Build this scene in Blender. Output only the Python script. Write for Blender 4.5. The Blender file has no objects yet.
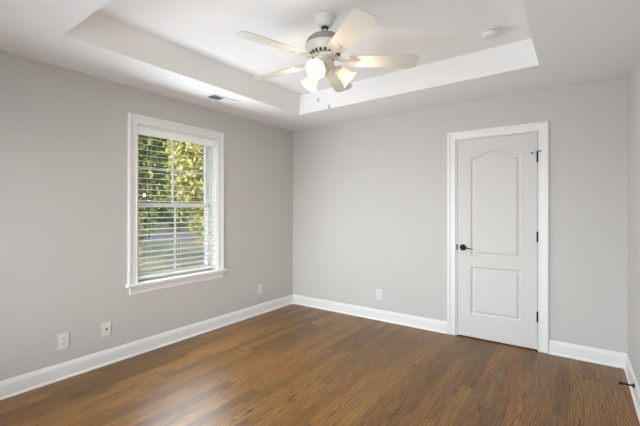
import bpy, bmesh, math, random
from mathutils import Vector, Matrix

sc = bpy.context.scene
COL = sc.collection
PI = math.pi
rad = math.radians

# ------------------------------------------------------------------ camera
FPX, HORIZON = 360.6, 209.5
CAM = Vector((3.288, -3.936, 1.326))
YAW = rad(35.56)
cd = bpy.data.cameras.new('camera')
cam = bpy.data.objects.new('camera', cd)
COL.objects.link(cam)
cam.location = CAM
cam.rotation_euler = (PI / 2, 0, YAW)
cd.sensor_width = 36.0
cd.lens = 36.0 * FPX / 640.0
cd.shift_y = -(213.0 - HORIZON) / 640.0
cd.clip_start = 0.02
sc.camera = cam

# ------------------------------------------------------------------ view, sky, sun, daylight
sc.view_settings.view_transform = 'Standard'
sc.view_settings.look = 'None'
sc.view_settings.gamma = 1.0
sc.view_settings.use_curve_mapping = False
sc.view_settings.exposure = 0.07
sc.cycles.use_denoising = True
sc.cycles.max_bounces = 10
sc.cycles.diffuse_bounces = 6
sc.cycles.transparent_max_bounces = 24
sc.cycles.sample_clamp_indirect = 6.0

world = bpy.data.worlds.new('sky')
sc.world = world
world.use_nodes = True
wn, wl = world.node_tree.nodes, world.node_tree.links
wn.clear()
sky = wn.new('ShaderNodeTexSky')
sky.sky_type = 'NISHITA'
sky.sun_disc = False
sky.sun_elevation = rad(40)
sky.sun_rotation = rad(120)
wbg = wn.new('ShaderNodeBackground')
wbg.inputs['Strength'].default_value = 1.10
wout = wn.new('ShaderNodeOutputWorld')
whs = wn.new('ShaderNodeHueSaturation')
whs.inputs['Saturation'].default_value = 0.30       # thin bright overcast
wl.new(sky.outputs[0], whs.inputs['Color'])
wl.new(whs.outputs[0], wbg.inputs['Color'])
wl.new(wbg.outputs[0], wout.inputs['Surface'])


def lamp(name, kind, loc, rot, energy, color, **kw):
    d = bpy.data.lights.new(name, kind)
    d.energy = energy
    d.color = color
    for k, v in kw.items():
        setattr(d, k, v)
    o = bpy.data.objects.new(name, d)
    COL.objects.link(o)
    o.location = loc
    o.rotation_euler = rot
    return o


# sun stands behind the house (towards +x), so it lights the trees and never enters this window
lamp('sun', 'SUN', (20, -10, 20), (rad(48), 0, rad(62)), 7.0, (1.0, 0.93, 0.80), angle=rad(0.6))
# daylight entering through the window of the left wall (at the room side of its blind)
lamp('daylight_window', 'AREA', (0.090, -1.769, 1.365), (0, rad(-83.0), 0), 30, (0.84, 0.915, 1.0),
     shape='RECTANGLE', size=1.32, size_y=0.80)
# fill light added behind the camera, shining in through the unseen, added window
lamp('rear_fill', 'AREA', (1.83, -4.85, 1.15), (rad(90), 0, 0), 86, (0.83, 0.88, 1.0),
     shape='RECTANGLE', size=2.8, size_y=1.7)


# ------------------------------------------------------------------ material helpers
def new_mat(name):
    m = bpy.data.materials.new(name)
    m.use_nodes = True
    nt = m.node_tree
    nt.nodes.clear()
    return m, nt.nodes, nt.links


def principled(name, color, rough=0.5, metal=0.0, bump=0.0, bump_scale=200.0, coat=0.0, vary=0.0, spec=0.5,
               emit=None, emit_strength=0.0):
    m, n, l = new_mat(name)
    out = n.new('ShaderNodeOutputMaterial')
    b = n.new('ShaderNodeBsdfPrincipled')
    b.inputs['Base Color'].default_value = (*color, 1)
    b.inputs['Roughness'].default_value = rough
    b.inputs['Metallic'].default_value = metal
    b.inputs['Coat Weight'].default_value = coat
    b.inputs['Specular IOR Level'].default_value = spec
    if emit:
        b.inputs['Emission Color'].default_value = (*emit, 1)
        b.inputs['Emission Strength'].default_value = emit_strength
    l.new(b.outputs[0], out.inputs['Surface'])
    tc = n.new('ShaderNodeTexCoord')
    if vary > 0:
        no = n.new('ShaderNodeTexNoise')
        no.inputs['Scale'].default_value = 3.0
        l.new(tc.outputs['Object'], no.inputs['Vector'])
        mx = n.new('ShaderNodeMix')
        mx.data_type = 'RGBA'
        mx.inputs['A'].default_value = (*[c * (1 - vary) for c in color], 1)
        mx.inputs['B'].default_value = (*[min(1, c * (1 + vary)) for c in color], 1)
        l.new(no.outputs['Fac'], mx.inputs['Factor'])
        l.new(mx.outputs['Result'], b.inputs['Base Color'])
    if bump > 0:
        nb = n.new('ShaderNodeTexNoise')
        nb.inputs['Scale'].default_value = bump_scale
        nb.inputs['Detail'].default_value = 3
        l.new(tc.outputs['Object'], nb.inputs['Vector'])
        bp = n.new('ShaderNodeBump')
        bp.inputs['Strength'].default_value = bump
        bp.inputs['Distance'].default_value = 0.001
        l.new(nb.outputs['Fac'], bp.inputs['Height'])
        l.new(bp.outputs[0], b.inputs['Normal'])
    return m


def wood_floor():
    m, n, l = new_mat('stained_oak_boards')
    out = n.new('ShaderNodeOutputMaterial')
    b = n.new('ShaderNodeBsdfPrincipled')
    l.new(b.outputs[0], out.inputs['Surface'])
    tc = n.new('ShaderNodeTexCoord')
    sp = n.new('ShaderNodeSeparateXYZ')
    l.new(tc.outputs['Object'], sp.inputs[0])

    def math_(op, a, bb=None, c=None):
        q = n.new('ShaderNodeMath')
        q.operation = op
        for i, v in enumerate((a, bb, c)):
            if v is None:
                continue
            if isinstance(v, (int, float)):
                q.inputs[i].default_value = v
            else:
                l.new(v, q.inputs[i])
        return q.outputs[0]

    def combine(x, y, z):
        q = n.new('ShaderNodeCombineXYZ')
        for i, v in enumerate((x, y, z)):
            if isinstance(v, (int, float)):
                q.inputs[i].default_value = v
            else:
                l.new(v, q.inputs[i])
        return q.outputs[0]

    def white(vec):
        q = n.new('ShaderNodeTexWhiteNoise')
        q.noise_dimensions = '3D'
        l.new(vec, q.inputs['Vector'])
        return q.outputs['Value']

    W, L = 0.083, 0.95
    rowf = math_('DIVIDE', sp.outputs['X'], W)
    row = math_('FLOOR', rowf)
    fx = math_('FRACT', rowf)
    shift = math_('MULTIPLY', white(combine(row, 3.7, 0.0)), 7.0)
    lenf = math_('ADD', math_('DIVIDE', sp.outputs['Y'], L), shift)
    brd = math_('FLOOR', lenf)
    fy = math_('FRACT', lenf)
    r1 = white(combine(row, brd, 1.0))
    r2 = white(combine(row, brd, 2.0))
    r3 = white(combine(row, brd, 5.0))
    # long pores and growth rings, each board cut from its own place in the tree
    gx = math_('ADD', sp.outputs['X'], math_('MULTIPLY', r2, 9.0))
    gy = math_('ADD', sp.outputs['Y'], math_('MULTIPLY', r3, 23.0))
    wob = n.new('ShaderNodeTexNoise')
    wob.inputs['Scale'].default_value = 1.0
    wob.inputs['Detail'].default_value = 2.5
    l.new(combine(math_('MULTIPLY', gx, 22.0), math_('MULTIPLY', gy, 3.2), 0.0), wob.inputs['Vector'])
    xc = math_('ADD', math_('SUBTRACT', fx, 0.5), math_('SUBTRACT', math_('MULTIPLY', r3, 1.5), 0.75))
    hyp = math_('SQRT', math_('ADD', math_('MULTIPLY', math_('MULTIPLY', xc, xc), 30.0), 0.25))
    field = math_('ADD', math_('ADD', math_('MULTIPLY', hyp, 1.05), math_('MULTIPLY', gy, 2.1)), math_('MULTIPLY', wob.outputs['Fac'], 3.2))
    saw = math_('FRACT', field)
    rings = math_('SUBTRACT', 1.0, math_('POWER', saw, 2.0))
    pore = n.new('ShaderNodeTexNoise')
    pore.inputs['Scale'].default_value = 1.0
    pore.inputs['Detail'].default_value = 4
    pore.inputs['Roughness'].default_value = 0.65
    l.new(combine(math_('MULTIPLY', gx, 62.0), math_('MULTIPLY', gy, 4.5), 0.0), pore.inputs['Vector'])
    grain = math_('ADD', math_('ADD', math_('MULTIPLY', rings, math_('MULTIPLY_ADD', white(combine(row, brd, 9.0)), 0.36, 0.10)), math_('MULTIPLY_ADD', white(combine(row, brd, 9.0)), -0.20, 0.20)), math_('MULTIPLY', pore.outputs['Fac'], 0.56))
    ramp = n.new('ShaderNodeValToRGB')
    cr = ramp.color_ramp
    cr.elements[0].position = 0.31
    cr.elements[0].color = (0.022, 0.008, 0.0015, 1)
    cr.elements[1].position = 0.80
    cr.elements[1].color = (0.345, 0.168, 0.034, 1)
    e = cr.elements.new(0.55)
    e.color = (0.215, 0.090, 0.010, 1)
    l.new(grain, ramp.inputs['Fac'])
    tone = n.new('ShaderNodeHueSaturation')
    l.new(ramp.outputs['Color'], tone.inputs['Color'])
    l.new(math_('ADD', math_('MULTIPLY', r1, 0.60), 0.60), tone.inputs['Value'])
    l.new(math_('ADD', math_('MULTIPLY', r2, 0.010), 0.495), tone.inputs['Hue'])
    tone.inputs['Saturation'].default_value = 0.97
    # joints
    ex = math_('MINIMUM', fx, math_('SUBTRACT', 1.0, fx))
    ey = math_('MINIMUM', fy, math_('SUBTRACT', 1.0, fy))
    jx = math_('LESS_THAN', ex, 0.010)
    jy = math_('LESS_THAN', ey, 0.0011)
    joint = math_('MAXIMUM', jx, jy)
    mx = n.new('ShaderNodeMix')
    mx.data_type = 'RGBA'
    mx.inputs['B'].default_value = (0.045, 0.02, 0.007, 1)
    l.new(math_('MULTIPLY', joint, 0.8), mx.inputs['Factor'])
    l.new(tone.outputs['Color'], mx.inputs['A'])
    l.new(mx.outputs['Result'], b.inputs['Base Color'])
    b.inputs['Roughness'].default_value = 0.36
    b.inputs['Specular IOR Level'].default_value = 0.44
    b.inputs['Coat Weight'].default_value = 0.0
    b.inputs['Coat Roughness'].default_value = 0.27
    bp = n.new('ShaderNodeBump')
    bp.inputs['Strength'].default_value = 0.22
    bp.inputs['Distance'].default_value = 0.002
    hgt = math_('SUBTRACT', math_('MULTIPLY', grain, 0.35), math_('MULTIPLY', joint, 0.8))
    l.new(hgt, bp.inputs['Height'])
    l.new(bp.outputs[0], b.inputs['Normal'])
    return m


def glass_mat():
    m, n, l = new_mat('window_glass')
    out = n.new('ShaderNodeOutputMaterial')
    t = n.new('ShaderNodeBsdfTransparent')
    t.inputs['Color'].default_value = (0.95, 0.97, 0.96, 1)
    g = n.new('ShaderNodeBsdfGlossy')
    g.inputs['Roughness'].default_value = 0.02
    fr = n.new('ShaderNodeFresnel')
    fr.inputs['IOR'].default_value = 1.45
    mx = n.new('ShaderNodeMixShader')
    l.new(fr.outputs[0], mx.inputs[0])
    l.new(t.outputs[0], mx.inputs[1])
    l.new(g.outputs[0], mx.inputs[2])
    l.new(mx.outputs[0], out.inputs['Surface'])
    return m


def shade_glass():
    m, n, l = new_mat('frosted_shade_glass')
    out = n.new('ShaderNodeOutputMaterial')
    tr = n.new('ShaderNodeBsdfTranslucent')
    tr.inputs['Color'].default_value = (0.45, 0.40, 0.32, 1)
    df = n.new('ShaderNodeBsdfDiffuse')
    df.inputs['Color'].default_value = (0.55, 0.52, 0.46, 1)
    tp = n.new('ShaderNodeBsdfTransparent')
    tp.inputs['Color'].default_value = (1.0, 0.95, 0.86, 1)
    em = n.new('ShaderNodeEmission')
    em.inputs['Color'].default_value = (1.0, 0.84, 0.52, 1)
    em.inputs['Strength'].default_value = 0.42
    a = n.new('ShaderNodeMixShader')
    a.inputs[0].default_value = 0.4
    l.new(tr.outputs[0], a.inputs[1])
    l.new(df.outputs[0], a.inputs[2])
    b = n.new('ShaderNodeMixShader')
    b.inputs[0].default_value = 0.22
    l.new(a.outputs[0], b.inputs[1])
    l.new(tp.outputs[0], b.inputs[2])
    s = n.new('ShaderNodeAddShader')
    l.new(b.outputs[0], s.inputs[0])
    l.new(em.outputs[0], s.inputs[1])
    l.new(s.outputs[0], out.inputs['Surface'])
    return m


def leaf_mat(name, stops):
    m, n, l = new_mat(name)
    out = n.new('ShaderNodeOutputMaterial')
    geo = n.new('ShaderNodeNewGeometry')
    ramp = n.new('ShaderNodeValToRGB')
    cr = ramp.color_ramp
    cr.elements[0].position = stops[0][0]
    cr.elements[0].color = (*stops[0][1], 1)
    cr.elements[1].position = stops[-1][0]
    cr.elements[1].color = (*stops[-1][1], 1)
    for p, c in stops[1:-1]:
        cr.elements.new(p).color = (*c, 1)
    l.new(geo.outputs['Random Per Island'], ramp.inputs['Fac'])
    d = n.new('ShaderNodeBsdfDiffuse')
    t = n.new('ShaderNodeBsdfTranslucent')
    l.new(ramp.outputs['Color'], d.inputs['Color'])
    l.new(ramp.outputs['Color'], t.inputs['Color'])
    mx = n.new('ShaderNodeMixShader')
    mx.inputs[0].default_value = 0.35
    l.new(d.outputs[0], mx.inputs[1])
    l.new(t.outputs[0], mx.inputs[2])
    l.new(mx.outputs[0], out.inputs['Surface'])
    return m


def ground_mat(name, c1, c2, scale):
    m, n, l = new_mat(name)
    out = n.new('ShaderNodeOutputMaterial')
    b = n.new('ShaderNodeBsdfPrincipled')
    b.inputs['Roughness'].default_value = 0.95
    tc = n.new('ShaderNodeTexCoord')
    no = n.new('ShaderNodeTexNoise')
    no.inputs['Scale'].default_value = scale
    no.inputs['Detail'].default_value = 6
    l.new(tc.outputs['Object'], no.inputs['Vector'])
    ramp = n.new('ShaderNodeValToRGB')
    ramp.color_ramp.elements[0].position = 0.35
    ramp.color_ramp.elements[0].color = (*c1, 1)
    ramp.color_ramp.elements[1].position = 0.65
    ramp.color_ramp.elements[1].color = (*c2, 1)
    l.new(no.outputs['Fac'], ramp.inputs['Fac'])
    l.new(ramp.outputs['Color'], b.inputs['Base Color'])
    l.new(b.outputs[0], out.inputs['Surface'])
    return m


M_WALL = principled('grey_wall_paint', (0.575, 0.556, 0.533), 0.62, bump=0.06, bump_scale=350, vary=0.008, spec=0.35)
M_CEIL = principled('white_ceiling_paint', (0.86, 0.85, 0.835), 0.8, bump=0.05, bump_scale=300, spec=0.2)
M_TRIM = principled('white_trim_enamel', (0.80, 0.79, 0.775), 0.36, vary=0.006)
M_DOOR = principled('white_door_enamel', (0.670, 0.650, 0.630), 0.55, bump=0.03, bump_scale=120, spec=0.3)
M_VINYL = principled('white_window_vinyl', (0.84, 0.84, 0.83), 0.4, vary=0.005)
M_BLIND = principled('white_blind_slat', (0.93, 0.925, 0.91), 0.42, vary=0.006)
M_BLACK = principled('oil_rubbed_black_metal', (0.010, 0.009, 0.008), 0.45, metal=0.0, vary=0.1, spec=0.25)
M_PLATE = principled('white_plastic_plate', (0.74, 0.73, 0.70), 0.35, vary=0.006)
M_SLOT = principled('dark_socket_slot', (0.02, 0.02, 0.02), 0.6, vary=0.05)
M_STEEL = principled('brushed_screw_steel', (0.6, 0.58, 0.55), 0.35, metal=1.0, vary=0.05)
M_FAN = principled('white_fan_enamel', (0.74, 0.72, 0.68), 0.38, vary=0.006)
M_BLADE = principled('cream_fan_blade', (0.66, 0.63, 0.58), 0.5, vary=0.01)
M_NICKEL = principled('pewter_fan_band', (0.36, 0.34, 0.32), 0.42, metal=0.35, vary=0.05)
M_BULB = principled('lit_bulb', (1, 0.9, 0.7), 0.4, emit=(1.0, 0.90, 0.70), emit_strength=2.2, vary=0.002)
M_SHADE = shade_glass()
M_GLASS = glass_mat()
M_DUCT = principled('dark_duct_shade', (0.03, 0.03, 0.03), 0.9, vary=0.05)
M_FLOOR = wood_floor()
M_BARK = principled('grey_brown_bark', (0.11, 0.085, 0.06), 0.95, bump=0.5, bump_scale=20, vary=0.3)


# ------------------------------------------------------------------ mesh helpers
def add_box(bm, lo, hi, bevel=0.0, seg=2):
    lo, hi = Vector(lo), Vector(hi)
    r = bmesh.ops.create_cube(bm, size=1.0, matrix=Matrix.Translation((lo + hi) / 2) @ Matrix.Diagonal((*(hi - lo), 1)))
    if bevel > 0:
        es = list({e for v in r['verts'] for e in v.link_edges})
        bmesh.ops.bevel(bm, geom=es, offset=bevel, segments=seg, affect='EDGES', profile=0.5)


def add_lathe(bm, prof, n=32, mat=None, cap0=True, cap1=True):
    """Profile of (r, z) turned about z, then moved by mat."""
    mat = mat or Matrix.Identity(4)
    rings = []
    for r, z in prof:
        rings.append([bm.verts.new(mat @ Vector((r * math.cos(2 * PI * k / n), r * math.sin(2 * PI * k / n), z))) for k in range(n)])
    fs = []
    for a, b in zip(rings, rings[1:]):
        for k in range(n):
            fs.append(bm.faces.new((a[k], a[(k + 1) % n], b[(k + 1) % n], b[k])))
    if cap0:
        fs.append(bm.faces.new(rings[0]))
    if cap1:
        fs.append(bm.faces.new(rings[-1]))
    return fs


def add_tube(bm, pts, r, n=10):
    pts = [Vector(p) for p in pts]
    rr = r if isinstance(r, (list, tuple)) else [r] * len(pts)
    rings = []
    up = Vector((0, 0, 1))
    for i, p in enumerate(pts):
        d = (pts[min(i + 1, len(pts) - 1)] - pts[max(i - 1, 0)]).normalized()
        ref = up if abs(d.dot(up)) < 0.95 else Vector((1, 0, 0))
        a = d.cross(ref).normalized()
        b = d.cross(a).normalized()
        rings.append([bm.verts.new(p + (a * math.cos(2 * PI * k / n) + b * math.sin(2 * PI * k / n)) * rr[i]) for k in range(n)])
    for a, b in zip(rings, rings[1:]):
        for k in range(n):
            bm.faces.new((a[k], a[(k + 1) % n], b[(k + 1) % n], b[k]))
    bm.faces.new(rings[0])
    bm.faces.new(rings[-1])


def add_prism(bm, poly, axis_pt):
    """Extrude a closed polygon by mapping function axis_pt(p, t) for t = 0, 1."""
    a = [bm.verts.new(axis_pt(p, 0)) for p in poly]
    b = [bm.verts.new(axis_pt(p, 1)) for p in poly]
    k = len(poly)
    bm.faces.new(a)
    bm.faces.new(b)
    for i in range(k):
        bm.faces.new((a[i], a[(i + 1) % k], b[(i + 1) % k], b[i]))


def obj(name, bm, mat, parent=None, smooth=False, loc=None):
    bmesh.ops.recalc_face_normals(bm, faces=bm.faces[:])
    me = bpy.data.meshes.new(name)
    bm.to_mesh(me)
    bm.free()
    for m in (mat if isinstance(mat, (list, tuple)) else [mat]):
        me.materials.append(m)
    if smooth:
        me.shade_smooth() if hasattr(me, 'shade_smooth') else None
        try:
            me.set_sharp_from_angle(angle=rad(38))
        except Exception:
            pass
    o = bpy.data.objects.new(name, me)
    COL.objects.link(o)
    if parent is not None:
        o.parent = parent
    if loc is not None:
        o.location = loc
    return o


def tag(o, label=None, cat=None, group=None, kind=None):
    if label:
        o['label'] = label
    if cat:
        o['category'] = cat
    if group:
        o['group'] = group
    if kind:
        o['kind'] = kind
    return o


def thing(name, label, cat, loc=(0, 0, 0), rotz=0.0, group=None, kind=None):
    o = bpy.data.objects.new(name, None)
    o.empty_display_size = 0.1
    COL.objects.link(o)
    o.location = loc
    o.rotation_euler = (0, 0, rotz)
    return tag(o, label, cat, group, kind)


def dup(root, loc, rotz, label):
    r = root.copy()
    COL.objects.link(r)
    r.location = loc
    r.rotation_euler = (0, 0, rotz)
    r['label'] = label

    def walk(src, dst):
        for ch in list(src.children):
            c = ch.copy()
            COL.objects.link(c)
            c.parent = dst
            walk(ch, c)
    walk(root, r)
    return r


def B():
    return bmesh.new()


# ------------------------------------------------------------------ the room shell
RX, RY, CH, TH = 3.626, -4.62, 2.44, 2.635
WY0, WY1, WZ0, WZ1 = -2.222, -1.316, 0.655, 2.112        # opening of the window in the left wall
DX0, DX1, DZ1 = 2.243, 2.995, 2.064                      # opening of the door in the back wall

bm = B()
add_box(bm, (0, RY, -0.05), (RX, 0.0, 0))
add_box(bm, (DX0, 0, -0.05), (DX1, 0.12, 0))
tag(obj('floor', bm, M_FLOOR), 'brown stained oak strip floor with glossy finish', 'floor', kind='structure')

# tray ceiling: low border, slanted sides, raised centre
bm = B()
LO = [(0.618, -3.02), (3.045, -3.02), (3.045, -0.692), (0.618, -0.628)]
HI = [(0.700, -2.98), (3.040, -2.98), (3.040, -0.755), (0.700, -0.710)]
OUT = [(0, RY), (RX, RY), (RX, 0), (0, 0)]
vo = [bm.verts.new((x, y, CH)) for x, y in OUT]
vl = [bm.verts.new((x, y, CH)) for x, y in LO]
vh = [bm.verts.new((x, y, TH)) for x, y in HI]
vr = [bm.verts.new((x, y, TH + 0.1)) for x, y in OUT]
for i in range(4):
    j = (i + 1) % 4
    bm.faces.new((vo[i], vo[j], vl[j], vl[i]))
    bm.faces.new((vl[i], vl[j], vh[j], vh[i]))
    bm.faces.new((vo[i], vo[j], vr[j], vr[i]))
bm.faces.new(vh)
bm.faces.new(vr)
tag(obj('ceiling', bm, M_CEIL), 'white tray ceiling with raised centre panel', 'ceiling', kind='structure')

bm = B()
X0 = -0.20
add_box(bm, (X0, RY - 0.2, -0.62), (0, WY0, TH + 0.1))
add_box(bm, (X0, WY1, -0.62), (0, 0.2, TH + 0.1))
add_box(bm, (X0, WY0, -0.62), (0, WY1, WZ0 - 0.03))
add_box(bm, (X0, WY0, WZ1), (0, WY1, TH + 0.1))
tag(obj('wall_left', bm, M_WALL), 'light grey painted wall holding the window', 'wall', kind='structure')

bm = B()
add_box(bm, (0, 0, -0.05), (DX0, 0.2, TH + 0.1))
add_box(bm, (DX1, 0, -0.05), (RX, 0.2, TH + 0.1))
add_box(bm, (DX0, 0, DZ1), (DX1, 0.2, TH + 0.1))
add_box(bm, (DX0, 0.12, -0.05), (DX1, 0.2, DZ1))
tag(obj('wall_back', bm, M_WALL), 'light grey painted wall holding the white door', 'wall', kind='structure')

bm = B()
add_box(bm, (RX, RY - 0.2, -0.05), (RX + 0.2, 0.2, TH + 0.1))
tag(obj('wall_right', bm, M_WALL), 'narrow strip of light grey wall at the right edge', 'wall', kind='structure')

FX0, FX1, FZ0, FZ1 = 0.40, 3.28, 0.30, 2.00
bm = B()
add_box(bm, (0, RY - 0.2, -0.05), (FX0, RY, TH + 0.1))
add_box(bm, (FX1, RY - 0.2, -0.05), (RX, RY, TH + 0.1))
add_box(bm, (FX0, RY - 0.2, -0.05), (FX1, RY, FZ0))
add_box(bm, (FX0, RY - 0.2, FZ1), (FX1, RY, TH + 0.1))
tag(obj('wall_front', bm, M_WALL), 'light grey painted wall behind the camera with added wide window', 'wall', kind='structure')

# wide window added out of view behind the camera to admit the fill
w2 = thing('added_window', 'added wide white window, unseen behind the camera, for the fill light', 'window', (0, RY, 0), kind='structure')
bm = B()
for a, b in (((FX0, -0.14, FZ0), (FX0 + 0.05, -0.06, FZ1)), ((FX1 - 0.05, -0.14, FZ0), (FX1, -0.06, FZ1)),
             ((FX0, -0.14, FZ0), (FX1, -0.06, FZ0 + 0.05)), ((FX0, -0.14, FZ1 - 0.05), (FX1, -0.06, FZ1)),
             ((1.82, -0.13, FZ0), (1.87, -0.07, FZ1))):
    add_box(bm, a, b, 0.004)
obj('added_frame', bm, M_VINYL, w2)
bm = B()
add_box(bm, (FX0 + 0.04, -0.103, FZ0 + 0.04), (FX1 - 0.04, -0.097, FZ1 - 0.04))
obj('pane', bm, M_GLASS, w2)


# ------------------------------------------------------------------ baseboards
BASE = [(0, 0), (0.026, 0), (0.0255, 0.006), (0.022, 0.013), (0.015, 0.017), (0.0145, 0.092), (0.012, 0.101), (0.0115, 0.106),
        (0.008, 0.113), (0.0065, 0.121), (0.003, 0.125), (0, 0.125)]


def baseboard(name, label, p0, p1, nrm):
    p0, p1, nrm = Vector(p0), Vector(p1), Vector(nrm)
    b = B()
    add_prism(b, BASE, lambda p, t: p0.lerp(p1, t) + nrm * p[0] + Vector((0, 0, p[1])))
    return tag(obj(name, b, M_TRIM), label, 'baseboard', kind='structure')


baseboard('baseboard_left', 'white baseboard along the window wall', (0, RY, 0), (0, 0, 0), (1, 0, 0))
baseboard('baseboard_back', 'long white baseboard between corner and door', (0, 0, 0), (2.152, 0, 0), (0, -1, 0))
baseboard('baseboard_back', 'short white baseboard between door and right corner', (3.074, 0, 0), (RX, 0, 0), (0, -1, 0))
baseboard('baseboard_right', 'white baseboard behind the black door stop', (RX, RY, 0), (RX, 0, 0), (-1, 0, 0))
baseboard('baseboard_front', 'white baseboard of the wall behind the camera', (0, RY, 0), (RX, RY, 0), (0, 1, 0))

# ------------------------------------------------------------------ casings
CASING = [(0.0, 0.0), (0.0, 0.009), (0.003, 0.012), (0.010, 0.0125), (0.013, 0.0095), (0.040, 0.0115), (0.052, 0.0135), (0.058, 0.018),
          (0.064, 0.0195), (0.078, 0.0195), (0.084, 0.016), (0.085, 0.0)]


def casing_bm(a0, a1, zb, zt, place):
    """U-shaped mitred casing; place(a, z, d): opening coordinates to space."""
    b = B()
    cols = []
    for o, d in CASING:
        path = [(a0 - o, zb), (a0 - o, zt + o), (a1 + o, zt + o), (a1 + o, zb)]
        cols.append([b.verts.new(place(a, z, d)) for a, z in path])
    k = len(cols)
    for i in range(k):
        p, q = cols[i], cols[(i + 1) % k]
        for s in range(3):
            b.faces.new((p[s], p[s + 1], q[s + 1], q[s]))
    b.faces.new([c[0] for c in cols])
    b.faces.new([c[3] for c in cols])
    return b


# ------------------------------------------------------------------ window in the left wall
win = thing('window_1', 'white double-hung window with gridded panes and wooden sill', 'window', (0, 0, 0), kind='structure')
obj('window_casing', casing_bm(WY0, WY1, WZ0, WZ1, lambda a, z, d: Vector((d, a, z))), M_TRIM, win)
bm = B()                                                # stool with horns, then apron
add_box(bm, (-0.075, WY0, WZ0 - 0.03), (0.0, WY1, WZ0))
add_box(bm, (0.0, WY0 - 0.105, WZ0 - 0.03), (0.048, WY1 + 0.105, WZ0), 0.006, 3)
obj('window_sill', bm, M_TRIM, win)
bm = B()
APR = [(0, 0), (0.008, 0.0), (0.012, 0.008), (0.013, 0.03), (0.018, 0.045), (0.020, 0.072), (0, 0.072)]
add_prism(bm, APR, lambda p, t: Vector((p[0], (WY0 - 0.07) + t * (WY1 - WY0 + 0.14), WZ0 - 0.030 - 0.072 + p[1])))
obj('apron', bm, M_TRIM, win)
bm = B()                                                # lining of the opening
add_box(bm, (-0.2, WY0, WZ0), (0.0, WY0 + 0.012, WZ1))
add_box(bm, (-0.2, WY1 - 0.012, WZ0), (0.0, WY1, WZ1))
add_box(bm, (-0.2, WY0, WZ1 - 0.012), (0.0, WY1, WZ1))
add_box(bm, (-0.22, WY0, WZ0 - 0.03), (-0.075, WY1, WZ0 - 0.002))
# vinyl tracks
for s, y in ((1, WY0 + 0.012), (-1, WY1 - 0.012)):
    add_box(bm, (-0.19, min(y, y + s * 0.018), WZ0), (-0.175, max(y, y + s * 0.018), WZ1 - 0.012))
    add_box(bm, (-0.088, min(y, y + s * 0.014), WZ0), (-0.076, max(y, y + s * 0.014), WZ1 - 0.012))
add_box(bm, (-0.134, WY1 - 0.034, 1.350), (-0.088, WY1 - 0.012, 1.400), 0.003)
obj('window_jamb', bm, M_VINYL, win)
GY0, GY1 = WY0 + 0.014, WY1 - 0.014
MID = 1.370


def sash(name, x0, x1, z0, z1, rows):
    b = B()
    st = 0.042
    add_box(b, (x0, GY0, z0), (x1, GY0 + st, z1), 0.003)
    add_box(b, (x0, GY1 - st, z0), (x1, GY1, z1), 0.003)
    add_box(b, (x0, GY0, z0), (x1, GY1, z0 + (0.055 if z0 < 1 else 0.038)), 0.003)
    add_box(b, (x0, GY0, z1 - 0.038), (x1, GY1, z1), 0.003)
    s = obj(name, b, M_VINYL, win)
    ym = (GY0 + GY1) / 2
    xm = (x0 + x1) / 2
    b = B()
    add_box(b, (xm - 0.008, ym - 0.008, z0 + 0.03), (xm + 0.008, ym + 0.008, z1 - 0.03), 0.003)
    for r in range(1, rows):
        zz = z0 + (z1 - z0) * r / rows
        add_box(b, (xm - 0.007, GY0 + 0.03, zz - 0.008), (xm + 0.007, GY1 - 0.03, zz + 0.008), 0.003)
    obj('muntin', b, M_VINYL, s)
    b = B()
    add_box(b, (xm - 0.002, GY0 + 0.03, z0 + 0.03), (xm + 0.002, GY1 - 0.03, z1 - 0.03))
    obj('pane', b, M_GLASS, s)
    return s


sash('upper_sash', -0.165, -0.132, MID - 0.018, WZ1 - 0.012, 2)
sash('lower_sash', -0.125, -0.092, WZ0 + 0.002, MID + 0.020, 2)
bm = B()
add_box(bm, (-0.118, -1.80, MID + 0.019), (-0.095, -1.735, MID + 0.030), 0.003)
add_tube(bm, [(-0.106, -1.765, MID + 0.030), (-0.100, -1.750, MID + 0.036), (-0.094, -1.73, MID + 0.036)], 0.005)
obj('sash_lock', bm, M_VINYL, win)

# ------------------------------------------------------------------ venetian blind
blind = thing('window_blind', 'white venetian blind lowered with open slats inside the window', 'blind', (-0.037, (WY0 + WY1) / 2, WZ1 - 0.012))
bw = (WY1 - WY0) / 2 - 0.017
bm = B()
add_box(bm, (-0.028, -bw + 0.006, -0.052), (0.022, bw - 0.006, 0.0), 0.002)
obj('headrail', bm, M_BLIND, blind)
bm = B()
VAL = [(0.024, -0.080), (0.030, -0.079), (0.032, -0.072), (0.030, -0.062), (0.030, -0.020), (0.033, -0.012), (0.032, -0.004), (0.024, -0.002)]
add_prism(bm, VAL, lambda p, t: Vector((p[0], -bw - 0.002 + t * (2 * bw + 0.004), p[1])))
obj('valance', bm, M_BLIND, blind)
TILT = rad(7.5)
SP = 0.0535
zs = []
z = -0.105
while z > -(WZ1 - 0.012 - WZ0) + 0.065:
    zs.append(z)
    z -= SP
bm = B()
for z in zs:
    n = 5
    prof_t, prof_b = [], []
    for i in range(n):
        u = -0.028 + 0.056 * i / (n - 1)
        c = 0.0016 * (1 - (u / 0.028) ** 2)
        x = u * math.cos(TILT) + c * math.sin(TILT)
        zz = -u * math.sin(TILT) + c
        prof_t.append((x, z + zz + 0.0008))
        prof_b.append((x, z + zz - 0.0008))
    add_prism(bm, prof_t + prof_b[::-1], lambda p, t: Vector((p[0], -bw + t * 2 * bw, p[1])))
obj('slats', bm, M_BLIND, blind)
zb = -(WZ1 - 0.012 - WZ0) + 0.026
bm = B()
add_box(bm, (-0.029, -bw, zb), (0.029, bw, zb + 0.020), 0.004)
obj('bottom_rail', bm, M_BLIND, blind)
bm = B()
for y in (-bw + 0.12, 0.0, bw - 0.12):
    for x in (-0.0295, 0.0295):
        add_tube(bm, [(x, y, -0.05), (x, y, zb + 0.01)], 0.0009, 5)
obj('ladder_cords', bm, M_BLIND, blind)
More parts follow.
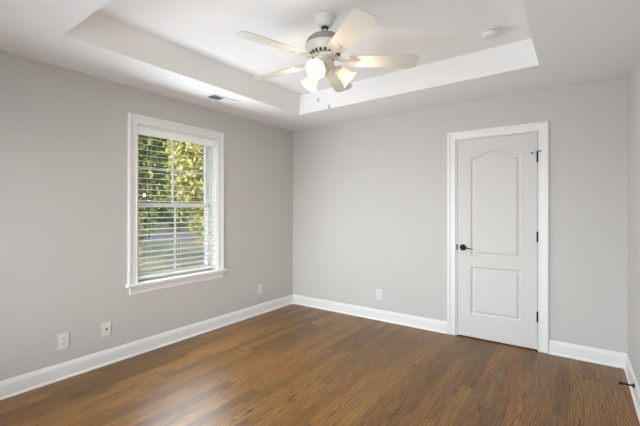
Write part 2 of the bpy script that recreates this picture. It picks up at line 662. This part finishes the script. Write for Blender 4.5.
bm = B()
add_tube(bm, [(0.0365, bw - 0.05, -0.05), (0.0365, bw - 0.05, -1.10)], 0.0012, 6)
add_lathe(bm, [(0.002, 0.0), (0.006, -0.012), (0.007, -0.03), (0.003, -0.035)], 12, Matrix.Translation((0.0365, bw - 0.05, -1.10)))
obj('lift_cord', bm, M_BLIND, blind, True)

# ------------------------------------------------------------------ door in the back wall
SX0, SX1, SZ0, SZ1 = 2.258, 2.980, 0.012, 2.050
tr = thing('trim_1', 'white moulded casing and jamb around the door', 'door frame', (0, 0, 0), kind='structure')
obj('door_casing', casing_bm(DX0 - 0.004, DX1 - 0.008, 0.0, DZ1 - 0.006, lambda a, z, d: Vector((a, -d, z))), M_TRIM, tr)
bm = B()
add_box(bm, (DX0, 0.0, 0), (SX0 - 0.004, 0.12, DZ1))
add_box(bm, (SX1 + 0.004, 0.0, 0), (DX1, 0.12, DZ1))
add_box(bm, (SX0 - 0.004, 0.0, SZ1 + 0.003), (SX1 + 0.004, 0.12, DZ1))
add_box(bm, (SX0 - 0.004, 0.040, 0), (SX0 + 0.012, 0.075, SZ1 + 0.003))
add_box(bm, (SX1 - 0.012, 0.040, 0), (SX1 + 0.004, 0.075, SZ1 + 0.003))
add_box(bm, (SX0 - 0.004, 0.040, SZ1 - 0.010), (SX1 + 0.004, 0.075, SZ1 + 0.003))
obj('door_jamb', bm, M_TRIM, tr)

door = thing('door_1', 'closed white two-panel door with arched upper panel and black hardware', 'door', (SX1, 0.0, SZ0), kind='structure')
PX0, PX1 = 2.388, 2.848


def arch_panel(zb, zt, rise, inset):
    """Outline of a panel, shoulders then a shallow ogee arch, shrunk by inset."""
    a, b = PX0 + inset, PX1 - inset
    pts = [(a, zb + inset), (b, zb + inset)]
    if rise <= 0:
        return pts + [(b, zt - inset), (a, zt - inset)]
    n = 28
    for i in range(n + 1):
        t = 1 - i / n
        s = min(1.0, max(0.0, (min(t, 1 - t) - 0.06) / 0.36))
        s = s * s * (3 - 2 * s)
        pts.append((a + (b - a) * t, zt - inset + rise * s))
    return pts


def door_slab():
    b = B()
    loops = []
    for (zb_, zt_, rise) in ((0.848, 1.860, 0.058), (0.245, 0.738, 0.0)):
        rings = [arch_panel(zb_, zt_, rise, i) for i in (0.0, 0.006, 0.016, 0.022, 0.030, 0.042)]
        depth = [0.0, 0.0095, 0.0125, 0.0125, 0.0100, 0.0025]
        vs = [[b.verts.new((x, d, zz)) for x, zz in r] for r, d in zip(rings, depth)]
        k = len(vs[0])
        for p, q in zip(vs, vs[1:]):
            for i in range(k):
                b.faces.new((p[i], p[(i + 1) % k], q[(i + 1) % k], q[i]))
        b.faces.new(vs[-1])
        loops.append(vs[0])
    up, lo = loops
    c = {}

    def V(x, zz):
        key = (round(x, 5), round(zz, 5))
        if key not in c:
            c[key] = b.verts.new((x, 0.0, zz))
        return c[key]
    a0, a1, a2, a3 = V(SX0, SZ0), V(SX1, SZ0), V(SX1, SZ1), V(SX0, SZ1)
    # face around the panels: left stile, right stile, bottom, middle, top rails
    l1, l2 = V(SX0, 0.245), V(SX0, 0.738)
    l3, l4 = V(SX0, 0.848), V(SX0, 1.860)
    r1, r2 = V(SX1, 0.245), V(SX1, 0.738)
    r3, r4 = V(SX1, 0.848), V(SX1, 1.860)
    b.faces.new((a0, a1, r1, lo[1], lo[0], l1))
    b.faces.new((l1, lo[0], lo[3], l2))
    b.faces.new((lo[1], r1, r2, lo[2]))
    b.faces.new((l2, lo[3], lo[2], r2, r3, up[1], up[0], l3))
    b.faces.new((l3, up[0], up[-1], l4))
    b.faces.new((up[1], r3, r4, up[2]))
    tops = [a2] + [b.verts.new((v.co.x, 0.0, SZ1)) for v in up[2:]] + [a3]
    lows = [r4] + up[2:] + [l4]
    for i in range(len(lows) - 1):
        if i == 0:
            b.faces.new((r4, up[2], tops[1], a2))
        else:
            b.faces.new((lows[i], lows[i + 1], tops[i + 1], tops[i]))
    # edges and back
    bk = {v: b.verts.new((v.co.x, 0.035, v.co.z)) for v in (a0, a1, a2, a3)}
    b.faces.new((a0, a1, bk[a1], bk[a0]))
    b.faces.new((a0, l1, l2, l3, l4, a3, bk[a3], bk[a0]))
    b.faces.new((a1, r1, r2, r3, r4, a2, bk[a2], bk[a1]))
    b.faces.new(tops[::-1] + [bk[a2], bk[a3]])
    b.faces.new([bk[v] for v in (a0, a1, a2, a3)])
    bmesh.ops.translate(b, verts=b.verts[:], vec=(-SX1, 0, -SZ0))
    return b


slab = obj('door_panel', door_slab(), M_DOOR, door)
D = Vector((SX1, 0, SZ0))


def local(*p):
    return Vector(p) - D


HX, HZ = 2.312, 0.930
bm = B()
toY = Matrix.Rotation(rad(90), 4, 'X')                  # lathe axis z -> -y (into the room)
add_lathe(bm, [(0.033, 0.0), (0.033, 0.006), (0.030, 0.010), (0.016, 0.013), (0.012, 0.018), (0.0115, 0.045), (0.010, 0.052)], 32,
          Matrix.Translation(local(HX, 0, HZ)) @ toY)
hd = obj('door_handle', bm, M_BLACK, door, True)
hd['label'] = 'black lever handle on a round rose'
bm = B()
pts = []
for i in range(13):
    t = i / 12
    pts.append(local(HX - 0.006 + 0.112 * t, -0.046 - 0.006 * math.sin(PI * t), HZ + 0.002 - 0.010 * t * t + 0.003 * math.sin(2 * PI * t)))
add_tube(bm, pts, [0.008 - 0.0038 * (i / 12) for i in range(13)], 12)
obj('lever', bm, M_BLACK, hd, True)
bm = B()
add_box(bm, local(SX0 - 0.012, -0.0035, HZ - 0.030), local(SX0 + 0.0005, 0.0, HZ + 0.030), 0.001)
sp = obj('strike_plate', bm, M_BLACK, door)
sp['label'] = 'small black strike plate at the latch edge'
for i, hz in enumerate((1.818, 1.068, 0.319)):
    b = B()
    c = local(SX1 + 0.003, -0.006, hz)
    add_lathe(b, [(0.007, -0.048), (0.0075, -0.046), (0.0075, -0.016), (0.0068, -0.015), (0.0075, -0.014), (0.0075, 0.014), (0.0068, 0.015),
                  (0.0075, 0.016), (0.0075, 0.046), (0.005, 0.049), (0.003, 0.054)], 16, Matrix.Translation(c))
    add_box(b, c + Vector((-0.010, 0.003, -0.046)), c + Vector((0.010, 0.0059, 0.046)))
    h = obj('hinge', b, M_BLACK, door, True)
    h['label'] = ('black hinge at the top of the door', 'black hinge half way up the door', 'black hinge at the bottom of the door')[i]
    if i == 0:
        b = B()
        zt = 0.052
        add_lathe(b, [(0.012, zt - 0.004), (0.012, zt), (0.004, zt + 0.003)], 16, Matrix.Translation(c))
        add_tube(b, [c + Vector((-0.046, -0.014, zt - 0.012)), c + Vector((-0.048, 0.005, zt - 0.012))], 0.0078, 12)
        add_tube(b, [c + Vector((0.004, -0.004, zt - 0.003)), c + Vector((0.018, -0.015, zt + 0.003)), c + Vector((0.027, -0.006, zt + 0.003))], 0.0048, 8)
        s = obj('pin_stop', b, M_BLACK, door, True)
        s['label'] = 'black hinge-pin stop with padded end'
        b = B()
        add_tube(b, [c + Vector((-0.004, -0.004, zt - 0.003)), c + Vector((-0.025, -0.018, zt - 0.008)), c + Vector((-0.046, -0.012, zt - 0.012))], 0.0018, 8)
        obj('stop_arm', b, M_STEEL, s, True)['label'] = 'thin pale steel arm'

# ------------------------------------------------------------------ outlets and jack (face +x, then turned)
GRP = 'white duplex outlets low on the walls'


def make_outlet(label, loc, rotz):
    t = thing('wall_outlet', label, 'outlet', loc, rotz, GRP)
    b = B()
    add_box(b, (0.0, -0.037, -0.060), (0.006, 0.037, 0.060), 0.0025, 3)
    obj('cover_plate', b, M_PLATE, t)
    for s in (1, -1):
        b = B()
        cz = 0.0195 * s
        prof = [(0.0165 * math.cos(a), cz + max(-0.0125, min(0.0125, 0.0165 * math.sin(a)))) for a in [2 * PI * k / 24 for k in range(24)]]
        add_prism(b, prof, lambda p, q: Vector((0.0055 + q * 0.0025, p[0], p[1])))
        r = obj('receptacle', b, M_PLATE, t)
        b = B()
        add_box(b, (0.0078, -0.0078, cz + 0.000), (0.0084, -0.0050, cz + 0.0090))
        add_box(b, (0.0078, 0.0050, cz - 0.0005), (0.0084, 0.0078, cz + 0.0095))
        add_lathe(b, [(0.0032, 0.0078), (0.0032, 0.0084)], 12, Matrix.Translation((0, 0, cz - 0.0065)) @ Matrix.Rotation(rad(90), 4, 'Y'))
        obj('socket_slots', b, M_SLOT, r)
    b = B()
    add_lathe(b, [(0.0032, 0.0055), (0.0028, 0.0072)], 12, Matrix.Rotation(rad(90), 4, 'Y'))
    obj('screw', b, M_STEEL, t)
    return t


o1 = make_outlet('white duplex outlet on the window wall beside the cable jack plate', (0, -2.805, 0.293), 0)
dup(o1, (0, -0.657, 0.315), 0, 'white duplex outlet on the window wall near the room corner')
dup(o1, (1.345, 0, 0.306), rad(-90), 'white duplex outlet on the door wall between corner and door')

t = thing('cable_jack', 'white wall plate with one dark cable socket in its middle', 'wall plate', (0, -2.488, 0.302))
bm = B()
add_box(bm, (0.0, -0.037, -0.060), (0.006, 0.037, 0.060), 0.0025, 3)
obj('cover_plate', bm, M_PLATE, t)
bm = B()
ry = Matrix.Rotation(rad(90), 4, 'Y')
add_lathe(bm, [(0.0085, 0.0055), (0.0085, 0.009), (0.0055, 0.0095), (0.0050, 0.015), (0.0020, 0.0152)], 6, ry)
j = obj('socket', bm, M_SLOT, t)
j['label'] = 'dark round cable socket'
for s in (1, -1):
    bm = B()
    add_lathe(bm, [(0.0032, 0.0055), (0.0028, 0.0072)], 12, Matrix.Translation((0, 0, 0.041 * s)) @ ry)
    obj('screw', bm, M_STEEL, t)

# ------------------------------------------------------------------ door stop on the right baseboard
t = thing('door_stop', 'black rigid door stop screwed to the right baseboard', 'door stop', (RX - 0.0145, -0.598, 0.089))
toX = Matrix.Rotation(rad(-90), 4, 'Y')                 # z -> -x
bm = B()
add_lathe(bm, [(0.017, 0.0), (0.017, 0.004), (0.011, 0.009), (0.006, 0.016)], 20, toX)
obj('base', bm, M_BLACK, t, True)
bm = B()
add_tube(bm, [(-0.010, 0, 0), (-0.068, 0, 0)], 0.006, 12)
obj('rod', bm, M_BLACK, t, True)
bm = B()
add_lathe(bm, [(0.009, 0.066), (0.0115, 0.068), (0.0115, 0.080), (0.008, 0.084)], 20, toX)
obj('rubber_tip', bm, M_BLACK, t, True)

# ------------------------------------------------------------------ ceiling vent in the low border
t = thing('ceiling_vent', 'white ceiling air register on the low ceiling border above the window', 'vent', (0.372, -1.555, CH))
VL, VW = 0.165, 0.080
bm = B()
for a, b in (((-VW, -VL, -0.007), (-VW + 0.022, VL, 0)), ((VW - 0.022, -VL, -0.007), (VW, VL, 0)),
             ((-VW + 0.02, -VL, -0.007), (VW - 0.02, -VL + 0.022, 0)), ((-VW + 0.02, VL - 0.022, -0.007), (VW - 0.02, VL, 0)),
             ((-VW + 0.02, -0.006, -0.006), (VW - 0.02, 0.006, 0))):
    add_box(bm, a, b, 0.002)
obj('vent_frame', bm, M_TRIM, t)
bm = B()
add_box(bm, (-VW + 0.018, -VL + 0.018, -0.0012), (VW - 0.018, VL - 0.018, -0.0002))  # flat sheet, its dark colour standing for the shade inside the duct
obj('duct_shade', bm, M_DUCT, t)['label'] = 'dark sheet standing for the shaded duct behind the louvers'
bm = B()
for bank, (y0, y1, tilt) in enumerate(((-VL + 0.022, -0.006, -1), (0.006, VL - 0.022, 1))):
    k = 11
    for i in range(k):
        y = y0 + (y1 - y0) * (i + 0.5) / k
        h = 0.0058
        dy = 0.0058 * tilt
        add_prism(bm, [(y - dy / 2 - 0.0005, -0.0008), (y - dy / 2 + 0.0005, -0.0008), (y + dy / 2 + 0.0005, -0.0008 - h), (y + dy / 2 - 0.0005, -0.0008 - h)],
                  lambda p, q: Vector((-VW + 0.02 + q * (2 * VW - 0.04), p[0], p[1])))
obj('louvers', bm, M_TRIM, t)

# ------------------------------------------------------------------ smoke detector on the raised centre
t = thing('smoke_detector', 'round white smoke detector on the raised ceiling panel', 'smoke detector', (2.766, -1.050, TH))
bm = B()
add_lathe(bm, [(0.066, 0.0), (0.066, -0.008), (0.060, -0.010)], 40)
obj('mounting_base', bm, M_PLATE, t, True)
bm = B()
add_lathe(bm, [(0.050, -0.010), (0.050, -0.014)], 32)
obj('vent_gap', bm, M_SLOT, t, True)
bm = B()
add_lathe(bm, [(0.052, -0.014), (0.062, -0.015), (0.063, -0.022), (0.058, -0.036), (0.050, -0.043), (0.020, -0.046)], 40)
obj('cover', bm, M_PLATE, t, True)
bm = B()
add_lathe(bm, [(0.010, -0.045), (0.010, -0.049), (0.007, -0.050)], 20, Matrix.Translation((-0.022, -0.012, 0.001)))
obj('test_button', bm, M_PLATE, t, True)

# ------------------------------------------------------------------ ceiling fan
FC = Vector((1.895, -1.930, TH))
ZB = 2.335 - TH                                          # blade plane below the ceiling
fan = thing('ceiling_fan', 'white five-blade ceiling fan with three lit bell-glass lamps', 'ceiling fan', FC)
bm = B()
add_lathe(bm, [(0.064, 0.0), (0.067, -0.004), (0.067, -0.012), (0.062, -0.017), (0.060, -0.028), (0.053, -0.050), (0.047, -0.066), (0.040, -0.073), (0.028, -0.076)], 40)
obj('canopy', bm, M_FAN, fan, True)
bm = B()
add_lathe(bm, [(0.025, -0.075), (0.025, -0.087), (0.0125, -0.090)], 24)
obj('collar', bm, M_SLOT, fan, True)['label'] = 'dark collar under the canopy'
bm = B()
add_lathe(bm, [(0.0125, -0.086), (0.0125, -0.122), (0.022, -0.125), (0.024, -0.134)], 24)
obj('downrod', bm, M_FAN, fan, True)
bm = B()
add_lathe(bm, [(0.022, -0.128), (0.060, -0.132), (0.094, -0.143), (0.116, -0.161), (0.128, -0.182), (0.133, -0.202)], 48)
h = obj('motor_housing', bm, M_NICKEL, fan, True)
h['label'] = 'grey domed top of the motor housing'
bm = B()
add_lathe(bm, [(0.133, -0.202), (0.136, -0.205), (0.136, -0.210), (0.127, -0.214), (0.118, -0.231), (0.110, -0.251), (0.092, -0.261), (0.060, -0.265)], 48)
obj('housing_bowl', bm, M_FAN, h, True)
bm = B()
for k in range(20):
    a = 2 * PI * k / 20
    mt = Matrix.Rotation(a, 4, 'Z') @ Matrix.Translation((0.096, 0, -0.261)) @ Matrix.Rotation(rad(-35), 4, 'Y')
    b0 = len(bm.verts)
    add_box(bm, (-0.011, -0.006, -0.004), (0.011, 0.006, 0.001))
    bm.verts.ensure_lookup_table()
    bmesh.ops.transform(bm, matrix=mt, verts=bm.verts[b0:])
obj('vent_slots', bm, M_SLOT, h)
bm = B()
add_lathe(bm, [(0.062, -0.263), (0.074, -0.269), (0.074, -0.293), (0.050, -0.299), (0.050, -0.309), (0.060, -0.315), (0.062, -0.343), (0.048, -0.359), (0.022, -0.367), (0.010, -0.375), (0.002, -0.377)], 40)
obj('switch_housing', bm, M_FAN, fan, True)

# one blade with its iron, copied around the hub
RT, RB = 0.632, 0.165
PITCH = rad(13)
bl = B()
out = [(RB, 0.044), (RB + 0.025, 0.058), (RT - 0.034, 0.075), (RT, 0.048), (RT, -0.048), (RT - 0.034, -0.075), (RB + 0.025, -0.058), (RB, -0.044)]
add_prism(bl, out, lambda p, q: Vector((p[0], p[1], (q - 0.5) * 0.006)))
bmesh.ops.rotate(bl, verts=bl.verts[:], cent=(0, 0, 0), matrix=Matrix.Rotation(-PITCH, 3, 'X'))
ir = B()
oval = [(0.205 + 0.046 * math.cos(2 * PI * k / 28), 0.026 * math.sin(2 * PI * k / 28)) for k in range(28)]
add_prism(ir, oval, lambda p, q: Vector((p[0], p[1], -0.0032 - 0.006 * q)))
oval2 = [(0.205 + 0.032 * math.cos(2 * PI * k / 28), 0.015 * math.sin(2 * PI * k / 28)) for k in range(28)]
add_prism(ir, oval2, lambda p, q: Vector((p[0], p[1], -0.0092 - 0.003 * q)))
for sx in (0.190, 0.222):
    add_lathe(ir, [(0.004, -0.0120), (0.004, -0.0145), (0.002, -0.0155)], 10, Matrix.Translation((sx, 0, 0)))
bmesh.ops.rotate(ir, verts=ir.verts[:], cent=(0, 0, 0), matrix=Matrix.Rotation(-PITCH, 3, 'X'))
for s in (1, -1):
    add_tube(ir, [(0.068, 0.018 * s, 0.020), (0.095, 0.024 * s, 0.014), (0.130, 0.018 * s, -0.004), (0.170, 0.010 * s, -0.008)], [0.007, 0.007, 0.006, 0.005], 10)
blade0 = obj('blade', bl, M_BLADE, fan)
iron0 = obj('blade_iron', ir, M_FAN, blade0, True)
for k in range(5):
    if k == 0:
        bo = blade0
    else:
        bo = blade0.copy()
        COL.objects.link(bo)
        bo.parent = fan
        io = iron0.copy()
        COL.objects.link(io)
        io.parent = bo
    bo.location = (0, 0, ZB)
    bo.rotation_euler = (0, 0, rad(37.2 + 72 * k))

# three lamps: arm, bell shade, bulb
YD = math.degrees(YAW)
ZL = -0.342
for k, az in enumerate((250, 10, 130)):
    a = rad(az + YD)
    R = Matrix.Rotation(a, 4, 'Z')
    neck = Vector((0.085, 0, ZL - 0.010))
    ax = Matrix.Translation(neck) @ Matrix.Rotation(rad(-52), 4, 'Y')     # local -z points down and outward
    b = B()
    add_tube(b, [R @ Vector((0.045, 0, ZL)), R @ Vector((0.068, 0, ZL + 0.004)), R @ neck], 0.010, 12)
    add_lathe(b, [(0.012, 0.012), (0.024, 0.006), (0.029, -0.004), (0.030, -0.022)], 24, R @ ax)
    arm = obj('lamp_arm', b, M_FAN, fan, True)
    b = B()
    prof = [(0.028, -0.012), (0.029, -0.022), (0.034, -0.036), (0.040, -0.060), (0.044, -0.082), (0.050, -0.100), (0.060, -0.114), (0.063, -0.118)]
    inner = [(r - 0.003, z + 0.001) for r, z in reversed(prof)]
    add_lathe(b, prof + inner, 36, R @ ax, cap0=False, cap1=False)
    sh = obj('lamp_shade', b, M_SHADE, fan, True)
    sh['label'] = ('lit bell glass shade facing the camera', 'lit bell glass shade turned towards the door', 'lit bell glass shade turned towards the window wall')[k]
    b = B()
    add_lathe(b, [(0.004, -0.022), (0.012, -0.024), (0.013, -0.040), (0.022, -0.056), (0.026, -0.070), (0.022, -0.084), (0.012, -0.092), (0.002, -0.0945)], 24, R @ ax)
    obj('bulb', b, M_BULB, sh, True)
    p = FC + (R @ ax @ Vector((0, 0, -0.150)))
    lamp('fan_lamp', 'POINT', p, (0, 0, 0), 2.4, (1.0, 0.82, 0.55), shadow_soft_size=0.022)
# pull chains
for (dx, dy, zend) in ((-0.030, -0.035, -0.560), (0.020, 0.018, -0.600)):
    b = B()
    add_tube(b, [(dx, dy, -0.355), (dx, dy, zend)], 0.0012, 6)
    ch = obj('pull_chain', b, M_FAN, fan)
    b = B()
    add_lathe(b, [(0.002, 0.004), (0.006, 0.0), (0.0075, -0.008), (0.006, -0.020), (0.002, -0.026)], 14, Matrix.Translation((dx, dy, zend)))
    obj('chain_fob', b, M_NICKEL, ch, True)

# ------------------------------------------------------------------ the garden beyond the window
GZ = -0.62
M_LAWN = ground_mat('shaded_dry_lawn', (0.016, 0.026, 0.012), (0.085, 0.075, 0.036), 0.35)  # grass colours darkened to carry the shade of the trees
M_ROAD = ground_mat('asphalt', (0.016, 0.018, 0.026), (0.030, 0.032, 0.040), 1.2)
FW = Vector((-math.sin(YAW), math.cos(YAW), 0))
RT_ = Vector((math.cos(YAW), math.sin(YAW), 0))


def spot(px, depth):
    p = CAM + FW * depth + RT_ * ((px - 320.0) / FPX * depth)
    return Vector((p.x, p.y, GZ))


bm = B()
add_box(bm, (-120, -70, GZ - 0.3), (-0.2, 120, GZ))
tag(obj('lawn', bm, M_LAWN), 'dry lawn outside the window, darkened for tree shade', 'lawn', kind='structure')
bm = B()
c = spot(170, 25.5)
dirv = RT_
nv = FW
poly = [c - dirv * 45 - nv * 2.2, c + dirv * 45 - nv * 2.2, c + dirv * 45 + nv * 2.2, c - dirv * 45 + nv * 2.2]
poly = [p for p in poly]
add_prism(bm, poly, lambda p, q: Vector((p.x, p.y, GZ + 0.002 + 0.02 * q)))
tag(obj('road', bm, M_ROAD), 'dark asphalt lane crossing beyond the lawn', 'road', kind='structure')

L_YEL = leaf_mat('yellow_green_leaves', [(0.0, (0.14, 0.18, 0.030)), (0.35, (0.29, 0.31, 0.065)), (0.7, (0.44, 0.39, 0.125)), (0.9, (0.47, 0.34, 0.19)), (1.0, (0.19, 0.23, 0.05))])
L_MIX = leaf_mat('mixed_green_leaves', [(0.0, (0.018, 0.036, 0.012)), (0.5, (0.045, 0.080, 0.024)), (0.75, (0.16, 0.19, 0.045)), (1.0, (0.36, 0.32, 0.09))])
L_DRK = leaf_mat('dark_green_leaves', [(0.0, (0.010, 0.022, 0.012)), (0.6, (0.028, 0.052, 0.020)), (1.0, (0.085, 0.115, 0.035))])


def tree(label, loc, height, cr, leaf, count, size, seed, group=None, base=0.25, name='tree'):
    """Trunk with branches and a crown of separate leaves; cr: crown radius."""
    rnd = random.Random(seed)
    t = thing(name, label, 'tree', loc, 0, group)
    b = B()
    add_tube(b, [(0, 0, -0.05), (0.05 * cr, 0, height * 0.3), (-0.04 * cr, 0.05 * cr, height * 0.6), (0, 0, height * 0.92)],
             [0.035 * height * 0.6, 0.028 * height * 0.6, 0.018 * height * 0.6, 0.02], 10)
    z0 = height * base
    cz, ch = (z0 + height) / 2, (height - z0) / 2
    for k in range(9):
        a = rnd.uniform(0, 2 * PI)
        zz = rnd.uniform(max(z0 * 1.05, height * 0.08), height * 0.75)
        e = Vector((math.cos(a) * cr * 0.75, math.sin(a) * cr * 0.75, zz + height * 0.12))
        s = Vector((0, 0, zz))
        add_tube(b, [s, s.lerp(e, 0.5) + Vector((0, 0, -0.02 * height)), e], [0.008 * height, 0.005 * height, 0.002 * height], 6)
    obj('trunk', b, M_BARK, t, True)
    verts, faces = [], []
    lobes = []
    for k in range(26):
        d = Vector((rnd.gauss(0, 1), rnd.gauss(0, 1), rnd.gauss(0, 1))).normalized()
        q = rnd.uniform(0.45, 0.85)
        lobes.append((Vector((d.x * cr * q, d.y * cr * q, cz + d.z * ch * q)), rnd.uniform(0.26, 0.42)))
    for i in range(count):
        lc, lr = lobes[rnd.randrange(len(lobes))]
        d = Vector((rnd.gauss(0, 1), rnd.gauss(0, 1), rnd.gauss(0, 1))).normalized() * (rnd.random() ** 0.4)
        p = lc + Vector((d.x * cr * lr, d.y * cr * lr, d.z * ch * lr))
        n = Vector((rnd.gauss(0, 1), rnd.gauss(0, 1), rnd.gauss(0.4, 1))).normalized()
        u = n.orthogonal().normalized()
        u.rotate(Matrix.Rotation(rnd.uniform(0, 2 * PI), 3, n))
        v = n.cross(u)
        s = size * rnd.uniform(0.6, 1.25)
        k = len(verts)
        verts += [p - u * s, p - v * s * 0.5 + n * s * 0.15, p + u * s, p + v * s * 0.5 + n * s * 0.15]
        faces.append((k, k + 1, k + 2, k + 3))
    me = bpy.data.meshes.new('crown')
    me.from_pydata(verts, [], faces)
    me.materials.append(leaf)
    o = bpy.data.objects.new('crown', me)
    COL.objects.link(o)
    o.parent = t
    return t


tree('yellow-green autumn tree close outside the right half of the window', spot(222, 11.0), 6.2, 1.55, L_YEL, 14000, 0.085, 3, base=0.12)
tree('green tree with yellowing leaves outside the left half of the window', spot(139, 15.5), 7.6, 2.1, L_MIX, 13000, 0.11, 5, base=0.10)
tree('darker green tree behind the gap between the two nearer trees', spot(178, 36), 11, 3.2, L_MIX, 8000, 0.2, 8, base=0.06)
for k in range(12):
    px = -95 + 37 * k
    if k % 2 == 0:
        tree('dark green tree in the nearer distant row beyond the lane', spot(px, 43 + (k % 3)), 14 + (k * 7 % 4), 3.3, L_MIX, 7500, 0.34, 20 + k,
             group='nearer distant trees beyond the lane', base=-0.08)
    else:
        tree('dark green tree in the farthest row beyond the lane', spot(px, 58 + (k % 3)), 19 + (k * 5 % 4), 4.4, L_DRK, 9000, 0.50, 20 + k,
             group='farthest trees beyond the lane', base=-0.12)
for k in range(1, 11):
    tree('low dark shrub at the far edge of the lawn', spot(-60 + 34 * k, 30.5 + 0.8 * (k % 2)), 2.9 + 0.3 * (k % 3), 1.15, L_DRK, 2200, 0.17, 60 + k,
         group='shrubs at the far edge of the lawn', base=0.0, name='shrub')
